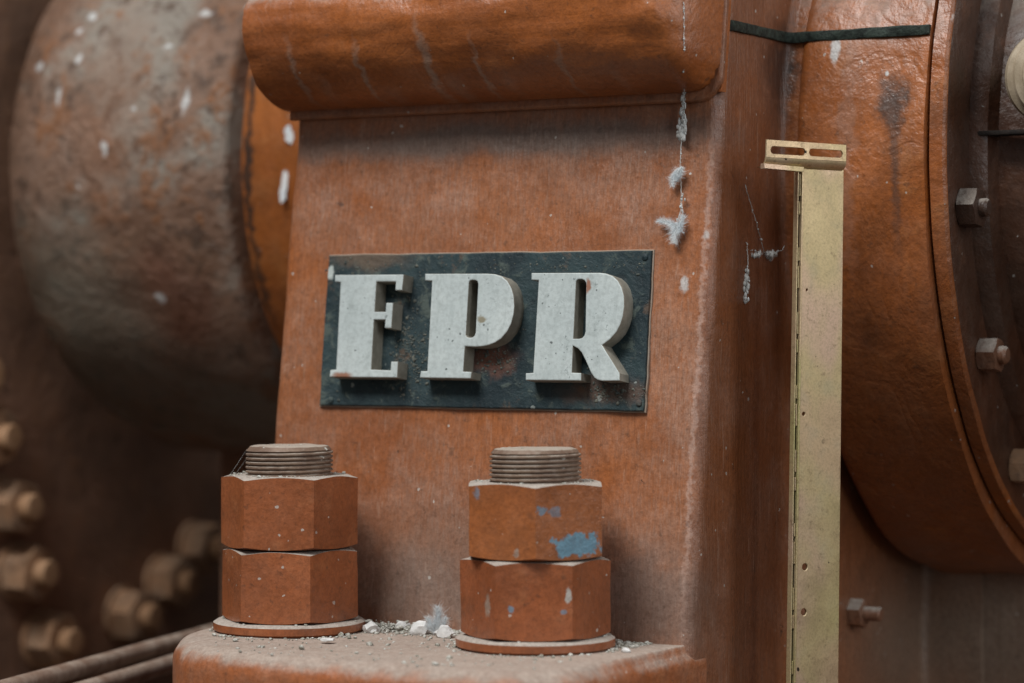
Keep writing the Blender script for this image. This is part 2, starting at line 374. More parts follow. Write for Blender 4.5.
# ------------------------------------------------------------------ machine casing
ZL = -.1405                    # top of the foot
XL, XR = -.1185, .1155         # pedestal sides
YN, RD = .085, .20             # nearest point and radius of the right drum
YC, ZC = YN + RD, .0838
YW = .262                      # rear wall plane
mach = empty('machine_casing', (0, .1, ZF), 'orange painted cast machine casing with letter plate, big nuts and round end', 'machine')

def arc(c, r, a0, a1, n): return [(c[0] + r * math.cos(a0 + (a1 - a0) * i / n), c[1] + r * math.sin(a0 + (a1 - a0) * i / n)) for i in range(n + 1)]
def densify(pts, step):
    out = []
    for a, b in zip(pts[:-1], pts[1:]):
        L = math.dist(a, b); n = max(1, int(round(L / step)))
        out += [(a[0] + (b[0] - a[0]) * i / n, a[1] + (b[1] - a[1]) * i / n) for i in range(n)]
    return out + [pts[-1]]
def drum_y(z):
    d2_ = (RD + .0075) ** 2 - (z - ZC + .0065) ** 2
    return YC - math.sqrt(d2_) if d2_ > 0 else YC
XD = P(807, 150, PY, YN).x
def conn_y(z):
    t = min(1, max(0, (.005 - z) / .13)); t = t * t * (3 - 2 * t)
    return min(YW, (drum_y(z) + .0016) * (1 - t) + YW * t)
def seg(a, b, n): return [(a[0] + (b[0] - a[0]) * k / n, a[1] + (b[1] - a[1]) * k / n) for k in range(n)]
bm = bmesh.new(); rows = []
nz = 170
for i in range(nz + 1):
    z = ZF + (.30 - ZF) * i / nz
    yf = face_y(max(z, -.16)); yc = conn_y(z); rl, rr, rc = .006, .008, .005
    cl = arc((XL + rl, yf + rl), rl, math.pi, 1.5 * math.pi, 6); cr = arc((XR - rr, yf + rr), rr, 1.5 * math.pi, 2 * math.pi, 10)
    cc = arc((XR + rc, yc - rc), rc, math.pi, .5 * math.pi, 10); e1 = (XD + .022, yc); e2 = (XD + .023, YW + .008)
    path = seg((XL, YW), cl[0], 12) + cl[:-1] + seg(cl[-1], cr[0], 44) + cr[:-1] + seg(cr[-1], cc[0], 26) + cc[:-1] + seg(cc[-1], e1, 8) + seg(e1, e2, 6) + [e2]
    row = []
    for (x, y) in path:
        p = Vector((x, y, z)); p += Vector((lump(p + Vector((5, 0, 0)), 34, .0010), lump(p, 30, .0010) + lump(p, 90, .0004), 0)); row.append(p)
    rows.append(row)
grid(bm, rows)
for f in bm.faces:
    c_ = f.calc_center_median()
    if c_.x > XR + .0025 and c_.z > -.06: f.material_index = 1
    elif c_.z < .02 and c_.y > .13: f.material_index = 2
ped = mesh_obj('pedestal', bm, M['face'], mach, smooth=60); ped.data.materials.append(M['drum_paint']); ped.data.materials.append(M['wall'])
bm = bmesh.new()
grid(bm, [[Vector((x, YW + .003 + lump((x, 0, z), 30, .001), z)) for x in [XR - .02 + .66 * k / 70 for k in range(71)]] for z in [ZF + (.30 - ZF) * q / 70 for q in range(71)]])
mesh_obj('rear_wall', bm, M['wall'], mach, smooth=60)

# foot that carries the two studs: rounded block
def foot_block():
    x0, x1, y0, y1, zt, zb, re = -.1235, .1155, -.146, 0., ZL, ZF, .0105
    bm = bmesh.new(); rows = []
    def outline(ins):
        pts = []
        for (cx, cy, a0, rc) in ((x1 - .032, y0 + .032, -90, .032), (x1 - .003, y1 - .003, 0, .003), (x0 + .003, y1 - .003, 90, .003), (x0 + .100, y0 + .100, 180, .100)):
            for k in range(15):
                a = R(a0 + 90 * k / 14); r = max(.0005, rc - ins); pts.append((cx + r * math.cos(a), cy + r * math.sin(a)))
        return pts
    prof = [(zb + (zt - re - zb) * k / 12, 0) for k in range(12)] + [(zt - re + re * math.sin(R(a)), re * (1 - math.cos(R(a)))) for a in range(0, 91, 9)]
    for z, ins in prof:
        row = []
        for (x, y) in outline(ins):
            p = Vector((x, y, z)); p += Vector((lump(p, 50, .0012), lump(p + Vector((3, 3, 0)), 50, .0012), lump(p, 60, .0008) if ins > 0 else 0)); row.append(p)
        rows.append(row)
    vs = grid(bm, rows, True); prev = vs[-1]; c = Vector((0, -.06, zt))
    for f in (.75, .5, .25):
        cur = [bm.verts.new(Vector((c.x + (p.x - c.x) * f, c.y + (p.y - c.y) * f, zt + lump(Vector((p.x * f, p.y * f, 0)), 60, .0006)))) for p in rows[-1]]
        for j in range(len(cur)):
            k = (j + 1) % len(cur); bm.faces.new((prev[j], prev[k], cur[k], cur[j]))
        prev = cur
    bm.faces.new(prev)
    return mesh_obj('foot', bm, M['foot'], mach, smooth=50)
foot = foot_block()

# lug across the top: bullnose that wraps round its right lower corner
LZ0, LH, LPX = .1075, .047, .047
def lug_h(x, z):
    rb, rs, cr = LH, .020, .030
    if z <= LZ0 + LH: tb = (z - LZ0) / rb
    else: tb = 1.0
    ts = (XR + .001 - x) / rs
    a = 1 - min(1, max(0, tb)); b = 1 - min(1, max(0, ts))
    q = (a ** 4 + b ** 4) ** .5
    h = LPX * math.sqrt(max(0, 1 - min(1, q)))
    if z > LZ0 + LH: h -= (z - LZ0 - LH) * .55
    return max(0, h)
bm = bmesh.new(); rows = []
nx, nzz = 110, 60
xs = [XL - .001 + (XR + .001 - XL + .001) * i / nx for i in range(nx + 1)]
zs = [LZ0 + LH * (1 - math.cos(R(90) * j / 36)) for j in range(37)] + [LZ0 + LH + .055 * j / 10 for j in range(1, 11)]
for z in zs:
    row = []
    for x in xs:
        h = lug_h(x, z); am = min(1, h / .01)
        p = Vector((x, 0, z)); y = face_y(z) - .002 - h
        y += am * (lump((x * .45, 0, z), 80, .0016) + lump((x, 1, z), 60, .0007) + lump((x * .3, 2, z), 210, .0005))
        row.append(Vector((x, y, z)))
    rows.append(row)
back = [[Vector((XL - .001, face_y(z) + .02, z)) for z in (zs[0],)]]
vs = grid(bm, rows)
# close the sides and back so that it is a solid
def strip(vlist, off):
    b = [bm.verts.new(off(v.co)) for v in vlist]
    for i in range(len(vlist) - 1): bm.faces.new((vlist[i], vlist[i + 1], b[i + 1], b[i]))
    return b
backf = lambda c: Vector((c.x, face_y(c.z) + .003, c.z))
strip([r[0] for r in vs], backf); strip([r[-1] for r in vs], backf); strip(vs[0], backf); strip(vs[-1], backf)
bmesh.ops.remove_doubles(bm, verts=bm.verts, dist=1e-6)
lug = mesh_obj('lug', bm, M['lug'], mach, smooth=50)
# thin lip plate beneath the lug
lx0, lx1, lr = XL - .0005, XR + .0018, .012
zb_ = LZ0 - .0045
out = [(lx0, .2)] + [(lx0, zb_)] + [(lx1 - lr + lr * math.cos(R(a)), zb_ + lr + lr * math.sin(R(a))) for a in range(-90, 1, 10)] + [(lx1, .2)]
lip = extrude_poly('lip', [[(x, z / math.cos(TA)) for x, z in out]], (0, 0, 0), (1, 0, 0), UF, NF, .0042, .0012, M['face'], mach)

# ---- right drum with its split joint
XF = P(925, 150, PY, YN - .0075).x; XF2 = P(949, 150, PY, YN).x
SEG = 256
RB = RD + .0075
prof = [(XD - .005, RB - .05), (XD - .004, RB - .006)] + [(XD - .004 + .006 * (1 - math.cos(R(a))), RB - .006 + .006 * math.sin(R(a))) for a in range(10, 91, 10)]
prof += [(XD + .002 + (XF - XD - .0025) * k / 8, RB + .0004 * math.sin(k)) for k in range(1, 9)] + [(XF - .0002, RB - .0012), (XF - .0002, RB - .03)]
bm = lathe(prof, (0, YC, ZC - .0065), (1, 0, 0), SEG, .0018, 26)
drum = mesh_obj('drum', bm, M['drum_paint'], mach, smooth=50)
# bolted rim
rp = [(XF + .0005, (RD + .0045) - .03), (XF + .0005, (RD + .0045) - .0012), (XF + .0012, (RD + .0045) + .0005), (XF2 - .0015, (RD + .0045) + .0005), (XF2 - .0004, (RD + .0045) - .0008), (XF2 - .0002, (RD + .0045) - .0022), (XF2 - .003, (RD + .0045) - .0035), (XF2 - .004, (RD + .0045) - .0050), (XF2 - .0045, (RD + .0045) - .0056), (XF2 - .0055, (RD + .0045) - .03)]
rim = mesh_obj('flange_ring', lathe(rp, (0, YC, ZC), (1, 0, 0), SEG, .0009, 40), M['drum_paint'], mach, smooth=40)
mesh_obj('cover_flange', lathe([(XF2 - .005, RD - .0016), (XF2 - .0042, RD - .0026), (XF2 - .004, RD - .030), (XF2 - .004, RD - .045)], (0, YC, ZC), (1, 0, 0), SEG, .0008, 60), M['cover'], mach, smooth=40)
# inner cover, stepping to the right
XB = XF2 - .004
cp = [(XB - .002, RD - .036), (XB + .004, RD - .037), (XB + .008, RD - .040), (XB + .010, RD - .050), (XB + .030, RD - .052), (XB + .050, RD - .062), (XB + .052, RD - .052), (XB + .066, RD - .052), (XB + .068, RD - .062), (XB + .2, RD - .064)]
cov = mesh_obj('end_cover', lathe(cp, (0, YC, ZC), (1, 0, 0), SEG, .0012, 40), M['cover'], mach, smooth=40)

def hex_r(an, ap, p=110):
    s = 0
    for k in range(6):
        c = math.cos(an - k * math.pi / 3)
        if c > 0: s += c ** p
    return ap * s ** (-1 / p)
def hexnut(ap, h, hole, seg=120, ch=30, rot=0, dent=0, solid=False):
    bm = bmesh.new(); rc = ap * .985
    rr = [hex_r(2 * math.pi * k / seg, ap) for k in range(seg)]
    tch = math.tan(R(ch)); rows = []
    def row(f): return [Vector((f(k)[0] * math.cos(2 * math.pi * k / seg + rot), f(k)[0] * math.sin(2 * math.pi * k / seg + rot), f(k)[1])) for k in range(seg)]
    top = lambda k: h - max(0, rr[k] - rc) * tch; bot = lambda k: max(0, rr[k] - rc) * tch
    spec = [lambda k: (hole, 0), lambda k: (rc, 0), lambda k: (rr[k], bot(k))]
    for f in (.15, .35, .5, .65, .85): spec.append(lambda k, f=f: (rr[k], bot(k) + (top(k) - bot(k)) * f))
    spec += [lambda k: (rr[k], top(k)), lambda k: (rc, h), lambda k: (hole, h)]
    rows = [row(f) for f in spec]
    if dent:
        for r_ in rows[1:-1]:
            for v in r_: v *= 1 + lump(v + Vector((rot * 9, h, 0)), 70, dent)
    vs = grid(bm, rows, True)
    if solid: cap(bm, vs[0]); cap(bm, vs[-1])
    else:
        for k in range(seg): bm.faces.new((vs[-1][k], vs[-1][(k + 1) % seg], vs[0][(k + 1) % seg], vs[0][k]))
    return bm
def place(bm, origin, axis):
    a, u, v = frame(axis)
    bmesh.ops.transform(bm, matrix=Matrix(((u.x, v.x, a.x, origin[0]), (u.y, v.y, a.y, origin[1]), (u.z, v.z, a.z, origin[2]), (0, 0, 0, 1))), verts=bm.verts)
    return bm
M['boltblue'] = paint('bolt_grey_blue', (.06, .032, .022), (.045, .027, .02), (.10, .05, .03), film=.12, chips=False, hard=[(P(966, 200, PX, XF2 + .008), (.012, .012, .0085), (.24, .31, .33), .9, .3, .006, 160)])
M['boltrust'] = paint('bolt_rust', (.24, .10, .05), (.17, .07, .035), (.30, .17, .10), film=.3, chips=False)
for i, (px, py, s_, mt) in enumerate(((962, 208, 1.1, 'boltblue'), (981, 355, .95, 'boltrust'), (1014, 466, 1.0, 'oldnut'), (966, 60, 1.0, 'cover'))):
    if i == 3: continue
    c = P(px, py, PX, XB)
    b = mesh_obj('bolt', place(hexnut(.0078 * s_, .0095, .001, 48, 25, rot=.4 + i, dent=.05, solid=True), (XB, c.y, c.z), (1, 0, 0)), M[mt], rim)
    a_ = mesh_obj('bolt_tip', lathe([(0, .0044), (.003, .0044), (.0042, .0034)], (XB + .0093, c.y, c.z), (1, 0, 0), 24, .0004, 120), M[mt], b)
# split-joint gaskets
zs_ = P(786, 38, PY, .086).z
def gasket(path, z, h, t_, n_out):
    bm = bmesh.new(); rows = []
    for (dz, o) in ((-h, -.002), (-h, t_), (-h * .8, t_ + .0003), (h * .8, t_ + .0003), (h, t_), (h, -.002)):
        rows.append([Vector((p[0] + n[0] * o, p[1] + n[1] * o, z + dz + lump((p[0], p[1], dz), 120, .0004))) for p, n in zip(path, n_out)])
    vs = grid(bm, rows); cap(bm, [r[0] for r in vs]); cap(bm, [r[-1] for r in vs])
    return bm
yc_ = conn_y(zs_) - .0024; yq = face_y(zs_); a_path = arc((XR - .008, yq + .008), .008, R(-66), R(-6), 5) + [(XR, yq + .008 + (yc_ - .005 - yq - .008) * k / 12) for k in range(12)] + arc((XR + .005, yc_ - .005), .005, math.pi, .5 * math.pi, 10) + [(XR + .005 + (XF - .0008 - XR - .005) * k / 14, yc_) for k in range(1, 15)]
a_n = [(math.cos(R(-66 + 60 * k / 5)), math.sin(R(-66 + 60 * k / 5))) for k in range(6)] + [(1, 0)] * 12 + [(-math.cos(math.pi - math.pi / 2 * k / 10), -math.sin(math.pi - math.pi / 2 * k / 10)) for k in range(11)] + [(0, -1)] * 14
mesh_obj('gasket', gasket(a_path, zs_, .0024, .0013, a_n), M['gasket'], mach)
zc2 = P(975, 133, PY, .12).z
g3 = mesh_obj('joint_line', rbox((XB + .030, YC - math.sqrt((RD - .039) ** 2 - (zc2 - ZC) ** 2) + .004, zc2), (.10, .012, .0022), .0005), M['black'], mach)
# pale ridged cap at the right
cc = P(1057, 76, PY, .115)
capo = mesh_obj('ridged_cap', lathe([(-.09, .010), (-.010, .010), (-.010, .0205), (-.0085, .0222), (-.0045, .0226), (-.0035, .0212), (-.0022, .0202), (-.001, .0212), (.0008, .0208), (.0016, .0188), (.0028, .0178), (.0045, .0180), (.0056, .0160), (.0068, .0150), (.008, .0148), (.0092, .012), (.0095, .004)], cc, (.62, -.78, 0), 64, .0003, 90), M['beige'], mach)
# small bolt on the rear wall
wb = P(857, 613, PX, XR + .003)
b = mesh_obj('wall_bolt', place(hexnut(.0066, .0085, .0005, 36, 25, rot=.2, dent=.05, solid=True), (XR - .001, wb.y, wb.z), (1, 0, 0)), M['boltrust'], mach)
mesh_obj('bolt_tip', lathe([(0, .0036), (.008, .0036), (.009, .0028)], (XR + .0073, wb.y, wb.z), (1, 0, 0), 20), M['boltrust'], b)

# ---- name plate and letters
pc = [P(x, y, NF, .002) for x, y in ((319.5, 405), (643.5, 411), (652, 250.5), (329, 255.5))]
UXV = Vector((1, 0, 0))
def to2(p): return (p.x, p.dot(UF))
loop = []
cs = [to2(p) for p in pc]
for a, b in zip(cs, cs[1:] + cs[:1]):
    n = 18
    for k in range(n):
        t = k / n; x = a[0] + (b[0] - a[0]) * t; y = a[1] + (b[1] - a[1]) * t
        loop.append((x + lump((x, y, 3), 160, .0005), y + lump((x, y, 8), 160, .0005)))
M['edge'] = m_edge()
npl = extrude_poly('name_plate', [loop], NF * .0002, UXV, UF, NF, .0022, .0006, M['plate'], mach)
tag(npl, 'dark blue-green plate with raised grey letters reading EPR')
bk = extrude_poly('plate_edge', [[(x * 1.008, y * 1.018) for x, y in loop]], NF * -.001, UXV, UF, NF, .0020, .0003, M['edge'], npl)
for (x, y) in ((331, 400), (639, 403), (645, 257)):
    c = P(x, y, NF, .0024)
    mesh_obj('rivet', lathe([(0, .0016), (.0006, .0015), (.0010, .0008)], c, NF, 16), M['plate'], npl)
LD = .0115
def zm(pts, x0, y0, s): return [to2(P(x0 + x / s, y0 + y / s, NF, LD)) for x, y in pts]
E_ = [(75, 120), (352, 118), (345, 182), (318, 182), (320, 147), (242, 147), (235, 268), (278, 268), (281, 232), (309, 232), (302, 334), (275, 334), (278, 300), (232, 300), (221, 500), (298, 503), (301, 468), (329, 468), (325, 533), (54, 530), (56, 502), (80, 500), (98, 150), (75, 147)]
P_ = [(70, 88), (360, 87), (400, 90), (432, 100), (458, 122), (477, 155), (487, 190), (491, 240), (487, 280), (476, 322), (458, 358), (430, 392), (400, 412), (370, 424), (340, 430), (310, 432), (258, 430), (250, 548), (290, 550), (285, 582), (45, 578), (50, 546), (80, 546), (103, 122), (70, 120)]
Pc = [(285, 119), (296, 117), (309, 119), (317, 125), (320, 136), (308, 365), (303, 379), (294, 387), (280, 389), (268, 386), (262, 376), (277, 130), (280, 122)]
R_ = [(45, 112), (320, 111), (345, 114), (372, 124), (393, 143), (408, 170), (417, 205), (418, 245), (413, 285), (403, 318), (388, 348), (362, 378), (330, 402), (400, 515), (400, 545), (330, 546), (312, 542), (298, 533), (284, 512), (262, 462), (247, 432), (232, 415), (212, 405), (208, 512), (246, 514), (245, 545), (22, 543), (22, 515), (52, 513), (74, 142), (45, 140)]
Rc = [(232, 138), (248, 137), (259, 142), (265, 153), (262, 348), (258, 362), (250, 372), (238, 376), (214, 376), (225, 148), (228, 141)]
for outer, hole, a in ((E_, None, (316, 245, 4.018)), (P_, Pc, (410, 255, 4.71)), (R_, Rc, (520, 245, 4.018))):
    lp = [zm(outer, *a)] + ([zm(hole, *a)] if hole else [])
    extrude_poly('letter', lp, NF * .0018, UXV, UF, NF, LD - .0018, .0005, M['letter'], npl, 20)

# grime crust on the plate, thick round the letters
rnd = random.Random(5); bm = bmesh.new()
for i in range(900):
    u = rnd.random()
    if u < .45: px, py = rnd.gauss(410, 9), rnd.gauss(355, 26)
    elif u < .60: px, py = rnd.gauss(610, 14), rnd.gauss(392, 6)
    elif u < .72: px, py = rnd.gauss(497, 10), rnd.gauss(360, 8)
    elif u < .84: px, py = rnd.uniform(325, 645), 266 + rnd.gauss(0, 5)
    else: px, py = rnd.uniform(325, 645), rnd.uniform(257, 405)
    if not (324 < px < 645 and 257 < py < 404): continue
    r_ = min(.0009, .00022 + rnd.expovariate(1 / .0002)); p = P(px, py, NF, .0024)
    g = bmesh.ops.create_icosphere(bm, subdivisions=1, radius=r_, matrix=Matrix.Translation(p) @ Matrix.Diagonal((rnd.uniform(.7, 1.5), .7, rnd.uniform(.7, 1.4), 1)))
    for v in g['verts']: v.co += (v.co - p) * rnd.uniform(-.3, .3)
o = mesh_obj('grime_crust', bm, M['crust'], npl, smooth=None); o['kind'] = 'stuff'

# ---- studs with two nuts and a washer each
def thread(r0, z0, z1, pitch, depth, origin, seg=72):
    bm = bmesh.new(); rows = []; n = int((z1 - z0) / pitch * 12)
    for i in range(n + 1):
        z = z0 + (z1 - z0) * i / n; row = []
        for k in range(seg):
            a = 2 * math.pi * k / seg
            f = (z / pitch - a / (2 * math.pi)) % 1; tr = abs(f - .5) * 2
            tr = min(1, max(0, (tr - .38) / .45))
            r = r0 - depth * tr
            e = z1 - z
            if e < .0022: r = min(r, r0 - (.0022 - e) * .9)
            p = Vector((r * math.cos(a), r * math.sin(a), z)); 
            p *= 1 + lump(p + Vector(origin), 140, .012) if False else 1
            row.append(p + Vector(origin))
        rows.append(row)
    vs = grid(bm, rows, True)
    prev = vs[-1]
    for f in (.9, .5):
        cur = [bm.verts.new(Vector((origin[0] + (v.co.x - origin[0]) * f, origin[1] + (v.co.y - origin[1]) * f, origin[2] + z1 + .0004 + lump(v.co * f, 150, .0005)))) for v in vs[-1]]
        for k in range(seg): bm.faces.new((prev[k], prev[(k + 1) % seg], cur[(k + 1) % seg], cur[k]))
        prev = cur
    cap(bm, prev); cap(bm, vs[0])
    return bm
YS = -.0560
def xs_at(px, z):   # X on the line Y=YS seen at column px
    return P(px, 560, PY, YS).x
blue_nut = paint('nut_paint_blue', (.36, .112, .030), (.27, .080, .022), (.40, .145, .055), film=.08, fleck=(.55, .6), lumps=.5, rough=.42, streak=(7, 7, 7), stk=.3,
    hard=[(P(575, 546, PY, YS - .014), (.0068, .03, .0058), BLUE2, .97, .12, .0085, 170), (P(536, 511, PY, YS - .031), (.0014, .03, .0020), BLUE, .8, .25, .003, 200),
          (P(549, 513, PY, YS - .026), (.0016, .03, .0024), BLUE, .6, .25, .003, 200), (P(519, 553, PY, YS - .027), (.0010, .03, .0020), (.40, .36, .31), .6, .3, .003, 200),
          (P(487, 492, PY, YS - .02), (.0016, .03, .0030), BLUE, .6, .3, .003, 200)])
chip_nut = paint('nut_paint_chipped', (.34, .100, .034), (.26, .076, .026), (.38, .135, .05), film=.08, fleck=(.55, .6), lumps=.5, rough=.42, streak=(7, 7, 7), stk=.3,
    hard=[(P(561, 597, PY, YS - .025), (.0011, .03, .0034), (.50, .49, .45), .9, .3, .002, 200), (P(580, 585, PY, YS - .016), (.0008, .03, .0026), (.50, .49, .45), .8, .3, .002, 200),
          (P(509, 609, PY, YS - .032), (.0014, .03, .0016), BLUE, .8, .3, .002, 200), (P(558, 613, PY, YS - .025), (.001, .03, .001), BLUE, .7, .3, .002, 200),
          (P(491, 605, PY, YS - .027), (.0018, .03, .0045), (.33, .28, .23), .7, .4, .004, 200)])
def zpix(py, px, y): return P(px, py, PY, y).z
for i, (pxc, dirs, rad, zt1, zm1, zt2, top, lab) in enumerate((
    (289.5, (-10, -13), .0325, 478, 552, 626, 443, 'left'), (535.5, (30, -1.5), .0335, 485, 562, 637, 446, 'right'))):
    X0 = xs_at(pxc, 0)
    root_o = (X0, YS, ZL)
    wr = .0352
    yfr = YS - .028
    zw = ZL + .0052
    z_mid = zpix(zm1, pxc, yfr); z_top = zpix(zt1, pxc, yfr + .004); z_end = zpix(top + 3, pxc, YS)
    st = mesh_obj('stud', thread(.0203, z_top - ZL - .006, z_end - ZL, .00200, .0012, root_o), M['thread'], mach, smooth=40)
    vd = Vector((X0, YS, 0)) - CAM; va = math.atan2(vd.y, vd.x) + math.pi     # azimuth from the stud towards the camera
    for j, (z0, z1, dl) in enumerate(((z_mid, z_top, dirs[0]), (zw + .0004, z_mid - .0006, dirs[1]))):
        m_ = M['nut'] if i == 0 else (blue_nut if j == 0 else chip_nut)
        n_ = hexnut(rad * .866 * (1.0 if j == 0 else 1.0), z1 - z0, .0205, 120, 17, rot=va + R(30) * 0 + R(dl), dent=.016)
        bmesh.ops.translate(n_, vec=(X0, YS, z0), verts=n_.verts)
        mesh_obj('nut', n_, m_, st, smooth=26)
    w_ = lathe([(0, wr - .0015), (.001, wr), (.0042, wr), (.0052, wr - .0014), (.0052, .021), (0, .021)], (X0, YS, ZL + .0002), (0, 0, 1), 96, .0005, 90, False)
    mesh_obj('washer', w_, M['nut'], st, smooth=40)

# ------------------------------------------------------------------ rusty drum on the left
dl = empty('rusty_drum', (-.32, .30, ZF), 'large rust-mottled grey brown drum behind the left of the pedestal', 'drum')
r2, y2n = .172, .13; xa = P(12, 150, PY, y2n).x - .021; xb = P(243, 150, PY, y2n).x - .012; zc = .094
pr = [(xa - .002, r2 - .06), (xa - .001, r2 - .034)] + [(xa + .022 * (1 - math.cos(R(a))), r2 - .030 + .022 * math.sin(R(a))) for a in range(5, 66, 7)]
pr += [(xa + .034, r2 - .0035), (xa + .0365, r2 - .0032), (xa + .0378, r2 - .0002)]
pr += [(xa + .038 + (xb - xa - .042) * k / 14, r2 + .0016 * math.sin(k / 14 * 3.14)) for k in range(1, 15)] + [(xb - .002, r2 - .0008), (xb, r2 - .004), (xb, r2 - .03)]
mesh_obj('shell', lathe(pr, (0, y2n + r2, zc), (1, 0, 0), 220, .0014, 40), M['rust'], dl, smooth=50)
mesh_obj('neck', lathe([(xb - .001, r2 - .016), (xb + .007, r2 - .016), (xb + .0075, r2 - .005), (xb + .012, r2 - .004), (XL - .004, r2 - .004)], (0, y2n + r2, zc), (1, 0, 0), 160, .0012, 40),
    M['neck'], dl, smooth=50)
# pillar that carries the drum (out of view below)
mesh_obj('support', rbox((-.31, .36, (ZF - .06) / 2), (.10, .16, -.06 - ZF), .004), M['dark'], dl)

# ------------------------------------------------------------------ bolted plate at far left
XP = -.45
pl = empty('bolted_plate', (XP - .02, .3, ZF), 'dark rusty upright plate with an oval of nuts at far left', 'metal plate')
bm = bmesh.new(); rows = []
for j in range(61):
    z = ZF + (.5 - ZF) * j / 60
    rows.append([Vector((XP + lump((0, y * 1.0, z), 30, .0012), y, z)) for y in [-.35 + 1.3 * k / 80 for k in range(81)]])
vs = grid(bm, rows)
bb = [bm.verts.new((XP - .025, y, z)) for y, z in ((-.35, ZF), (.95, ZF), (.95, .5), (-.35, .5))]
bm.faces.new((bb[0], bb[1], bb[2], bb[3]))
bm.faces.new([r[0] for r in vs] + [bb[3], bb[0]]); bm.faces.new([r[-1] for r in vs] + [bb[2], bb[1]])
bm.faces.new(vs[0] + [bb[1], bb[0]]); bm.faces.new(vs[-1] + [bb[2], bb[3]])
mesh_obj('plate', bm, M['dark'], pl, smooth=None)
for i, (px, py) in enumerate(((-28, 375), (-10, 437), (12, 506), (27, 572), (52, 640), (133, 615), (172, 582), (204, 548), (97, 668))):
    if i == 8: continue
    c = P(px, py, PX, XP + .010)
    s = mesh_obj('stud', lathe([(0, .0082), (.0275, .0082), (.0290, .0072), (.0292, .003)], (XP, c.y, c.z), (1, 0, 0), 24, .0004, 100), M['tanstud'], pl)
    mesh_obj('nut', place(hexnut(.0152, .018, .0083, 60, 30, rot=i * .7, dent=.02), (XP + .003, c.y, c.z), (1, 0, 0)), M['oldnut'], s)
    mesh_obj('washer', lathe([(0, .0185), (.003, .0185), (.0032, .017)], (XP + .0002, c.y, c.z), (1, 0, 0), 32), M['oldnut'], s)

# rails at bottom left
for a, b, z, lab in (((71, 671), (177, 642), -.17, 'pale dusty grey pipe low at left, the upper one of two'), ((120, 679), (170, 664), -.176, 'pale dusty grey pipe low at left, the lower one of two')):
    p, q = P(*a, PZ, z), P(*b, PZ, z); d_ = (q - p).normalized()
    L0 = -.30; L1 = (q - p).length + .55
    o = p + d_ * L0
    bm = lathe([(0, .004), (.0005, .0046)] + [((L1 - L0) * k / 20, .0046) for k in range(1, 20)] + [(L1 - L0 - .0005, .0046), (L1 - L0, .004)], o, d_, 24, .0006, 60)
    r_ = mesh_obj('pipe', bm, M['rail'], None); tag(r_, lab, 'pipe', 'pipes low at left')

# ------------------------------------------------------------------ slotted zinc bracket
AZ = R(64.5); NB = Vector((math.sin(AZ), -math.cos(AZ), 0)); UB = Vector((math.cos(AZ), math.sin(AZ), 0))
Q0 = P(805, 155, PY, .034); cB = NB.dot(Q0)
def b2(x, y, off=0):
    p = P(x, y, NB, cB + off); return (p.dot(UB), p.z)
def lerp2(a, b, t): return (a[0] + (b[0] - a[0]) * t, a[1] + (b[1] - a[1]) * t)
br = empty('slotted_bracket', (Q0.x, Q0.y, ZF), 'yellow zinc-plated slotted steel bracket standing upright beside the casing', 'bracket')
OB = NB * cB
TL, TR, BR, BL = b2(765.5, 139.5), b2(845, 145), b2(845, 162), b2(765, 157.5)
def hp(u, v):       # u along width 0..1, v down 0..1
    a = lerp2(TL, TR, u); c = lerp2(BL, BR, u); return lerp2(a, c, v)
def slot(u0, u1, v0, v1):
    w = (hp(1, 0)[0] - hp(0, 0)[0]); hgt = hp(0, 0)[1] - hp(0, 1)[1]; rr_ = (v1 - v0) / 2 * hgt / w; vc = (v0 + v1) / 2
    pts = []
    for a in range(90, 271, 20): pts.append(hp(u0 + rr_ + rr_ * math.cos(R(a)), vc - (v1 - v0) / 2 * math.sin(R(a))))
    for a in range(-90, 91, 20): pts.append(hp(u1 - rr_ + rr_ * math.cos(R(a)), vc - (v1 - v0) / 2 * math.sin(R(a))))
    return pts
outl = [hp(0, 0), hp(1, 0), hp(1, 1), hp(0, 1)]
head = extrude_poly('slotted_head', [outl[::-1], slot(.05, .48, .36, .78), slot(.53, .955, .36, .78)], OB, UB, (0, 0, 1), NB, .0010, .0002, M['zinc'], br)
# rolled bend under the head, turning towards the viewer, and its lip
bm = bmesh.new(); rows = []
def w3(uv, off): return UB * uv[0] + Vector((0, 0, 1)) * uv[1] + NB * (cB + off)
for k in range(9):
    a = R(90 * k / 8); dz, dn = .0040 * math.sin(a), -.0040 * (1 - math.cos(a))
    rows.append([w3(lerp2(BL, BR, t / 10), .0009 + dn) - Vector((0, 0, dz)) for t in range(11)])
for k in range(9):
    a = R(90 * (8 - k) / 8); dz, dn = .0053 * math.sin(a), -.0053 * (1 - math.cos(a))
    rows.append([w3(lerp2(BL, BR, t / 10), -.0001 + dn) - Vector((0, 0, dz * .8 + .0)) for t in range(11)])
vs = grid(bm, rows); bm.faces.new([r[0] for r in vs]); bm.faces.new([r[-1] for r in vs][::-1])
mesh_obj('rolled_bend', bm, M['zinc'], br, smooth=50)
l0, l1 = b2(763.5, 165.8), b2(803, 169.5)
extrude_poly('lip', [[(l0[0], l0[1] - .0012), (l1[0], l1[1] - .0012), (l1[0], l1[1] + .0011), (l0[0], l0[1] + .0011)]], OB - NB * .0022, UB, (0, 0, 1), NB, .0030, .0002, M['zinc'], br)
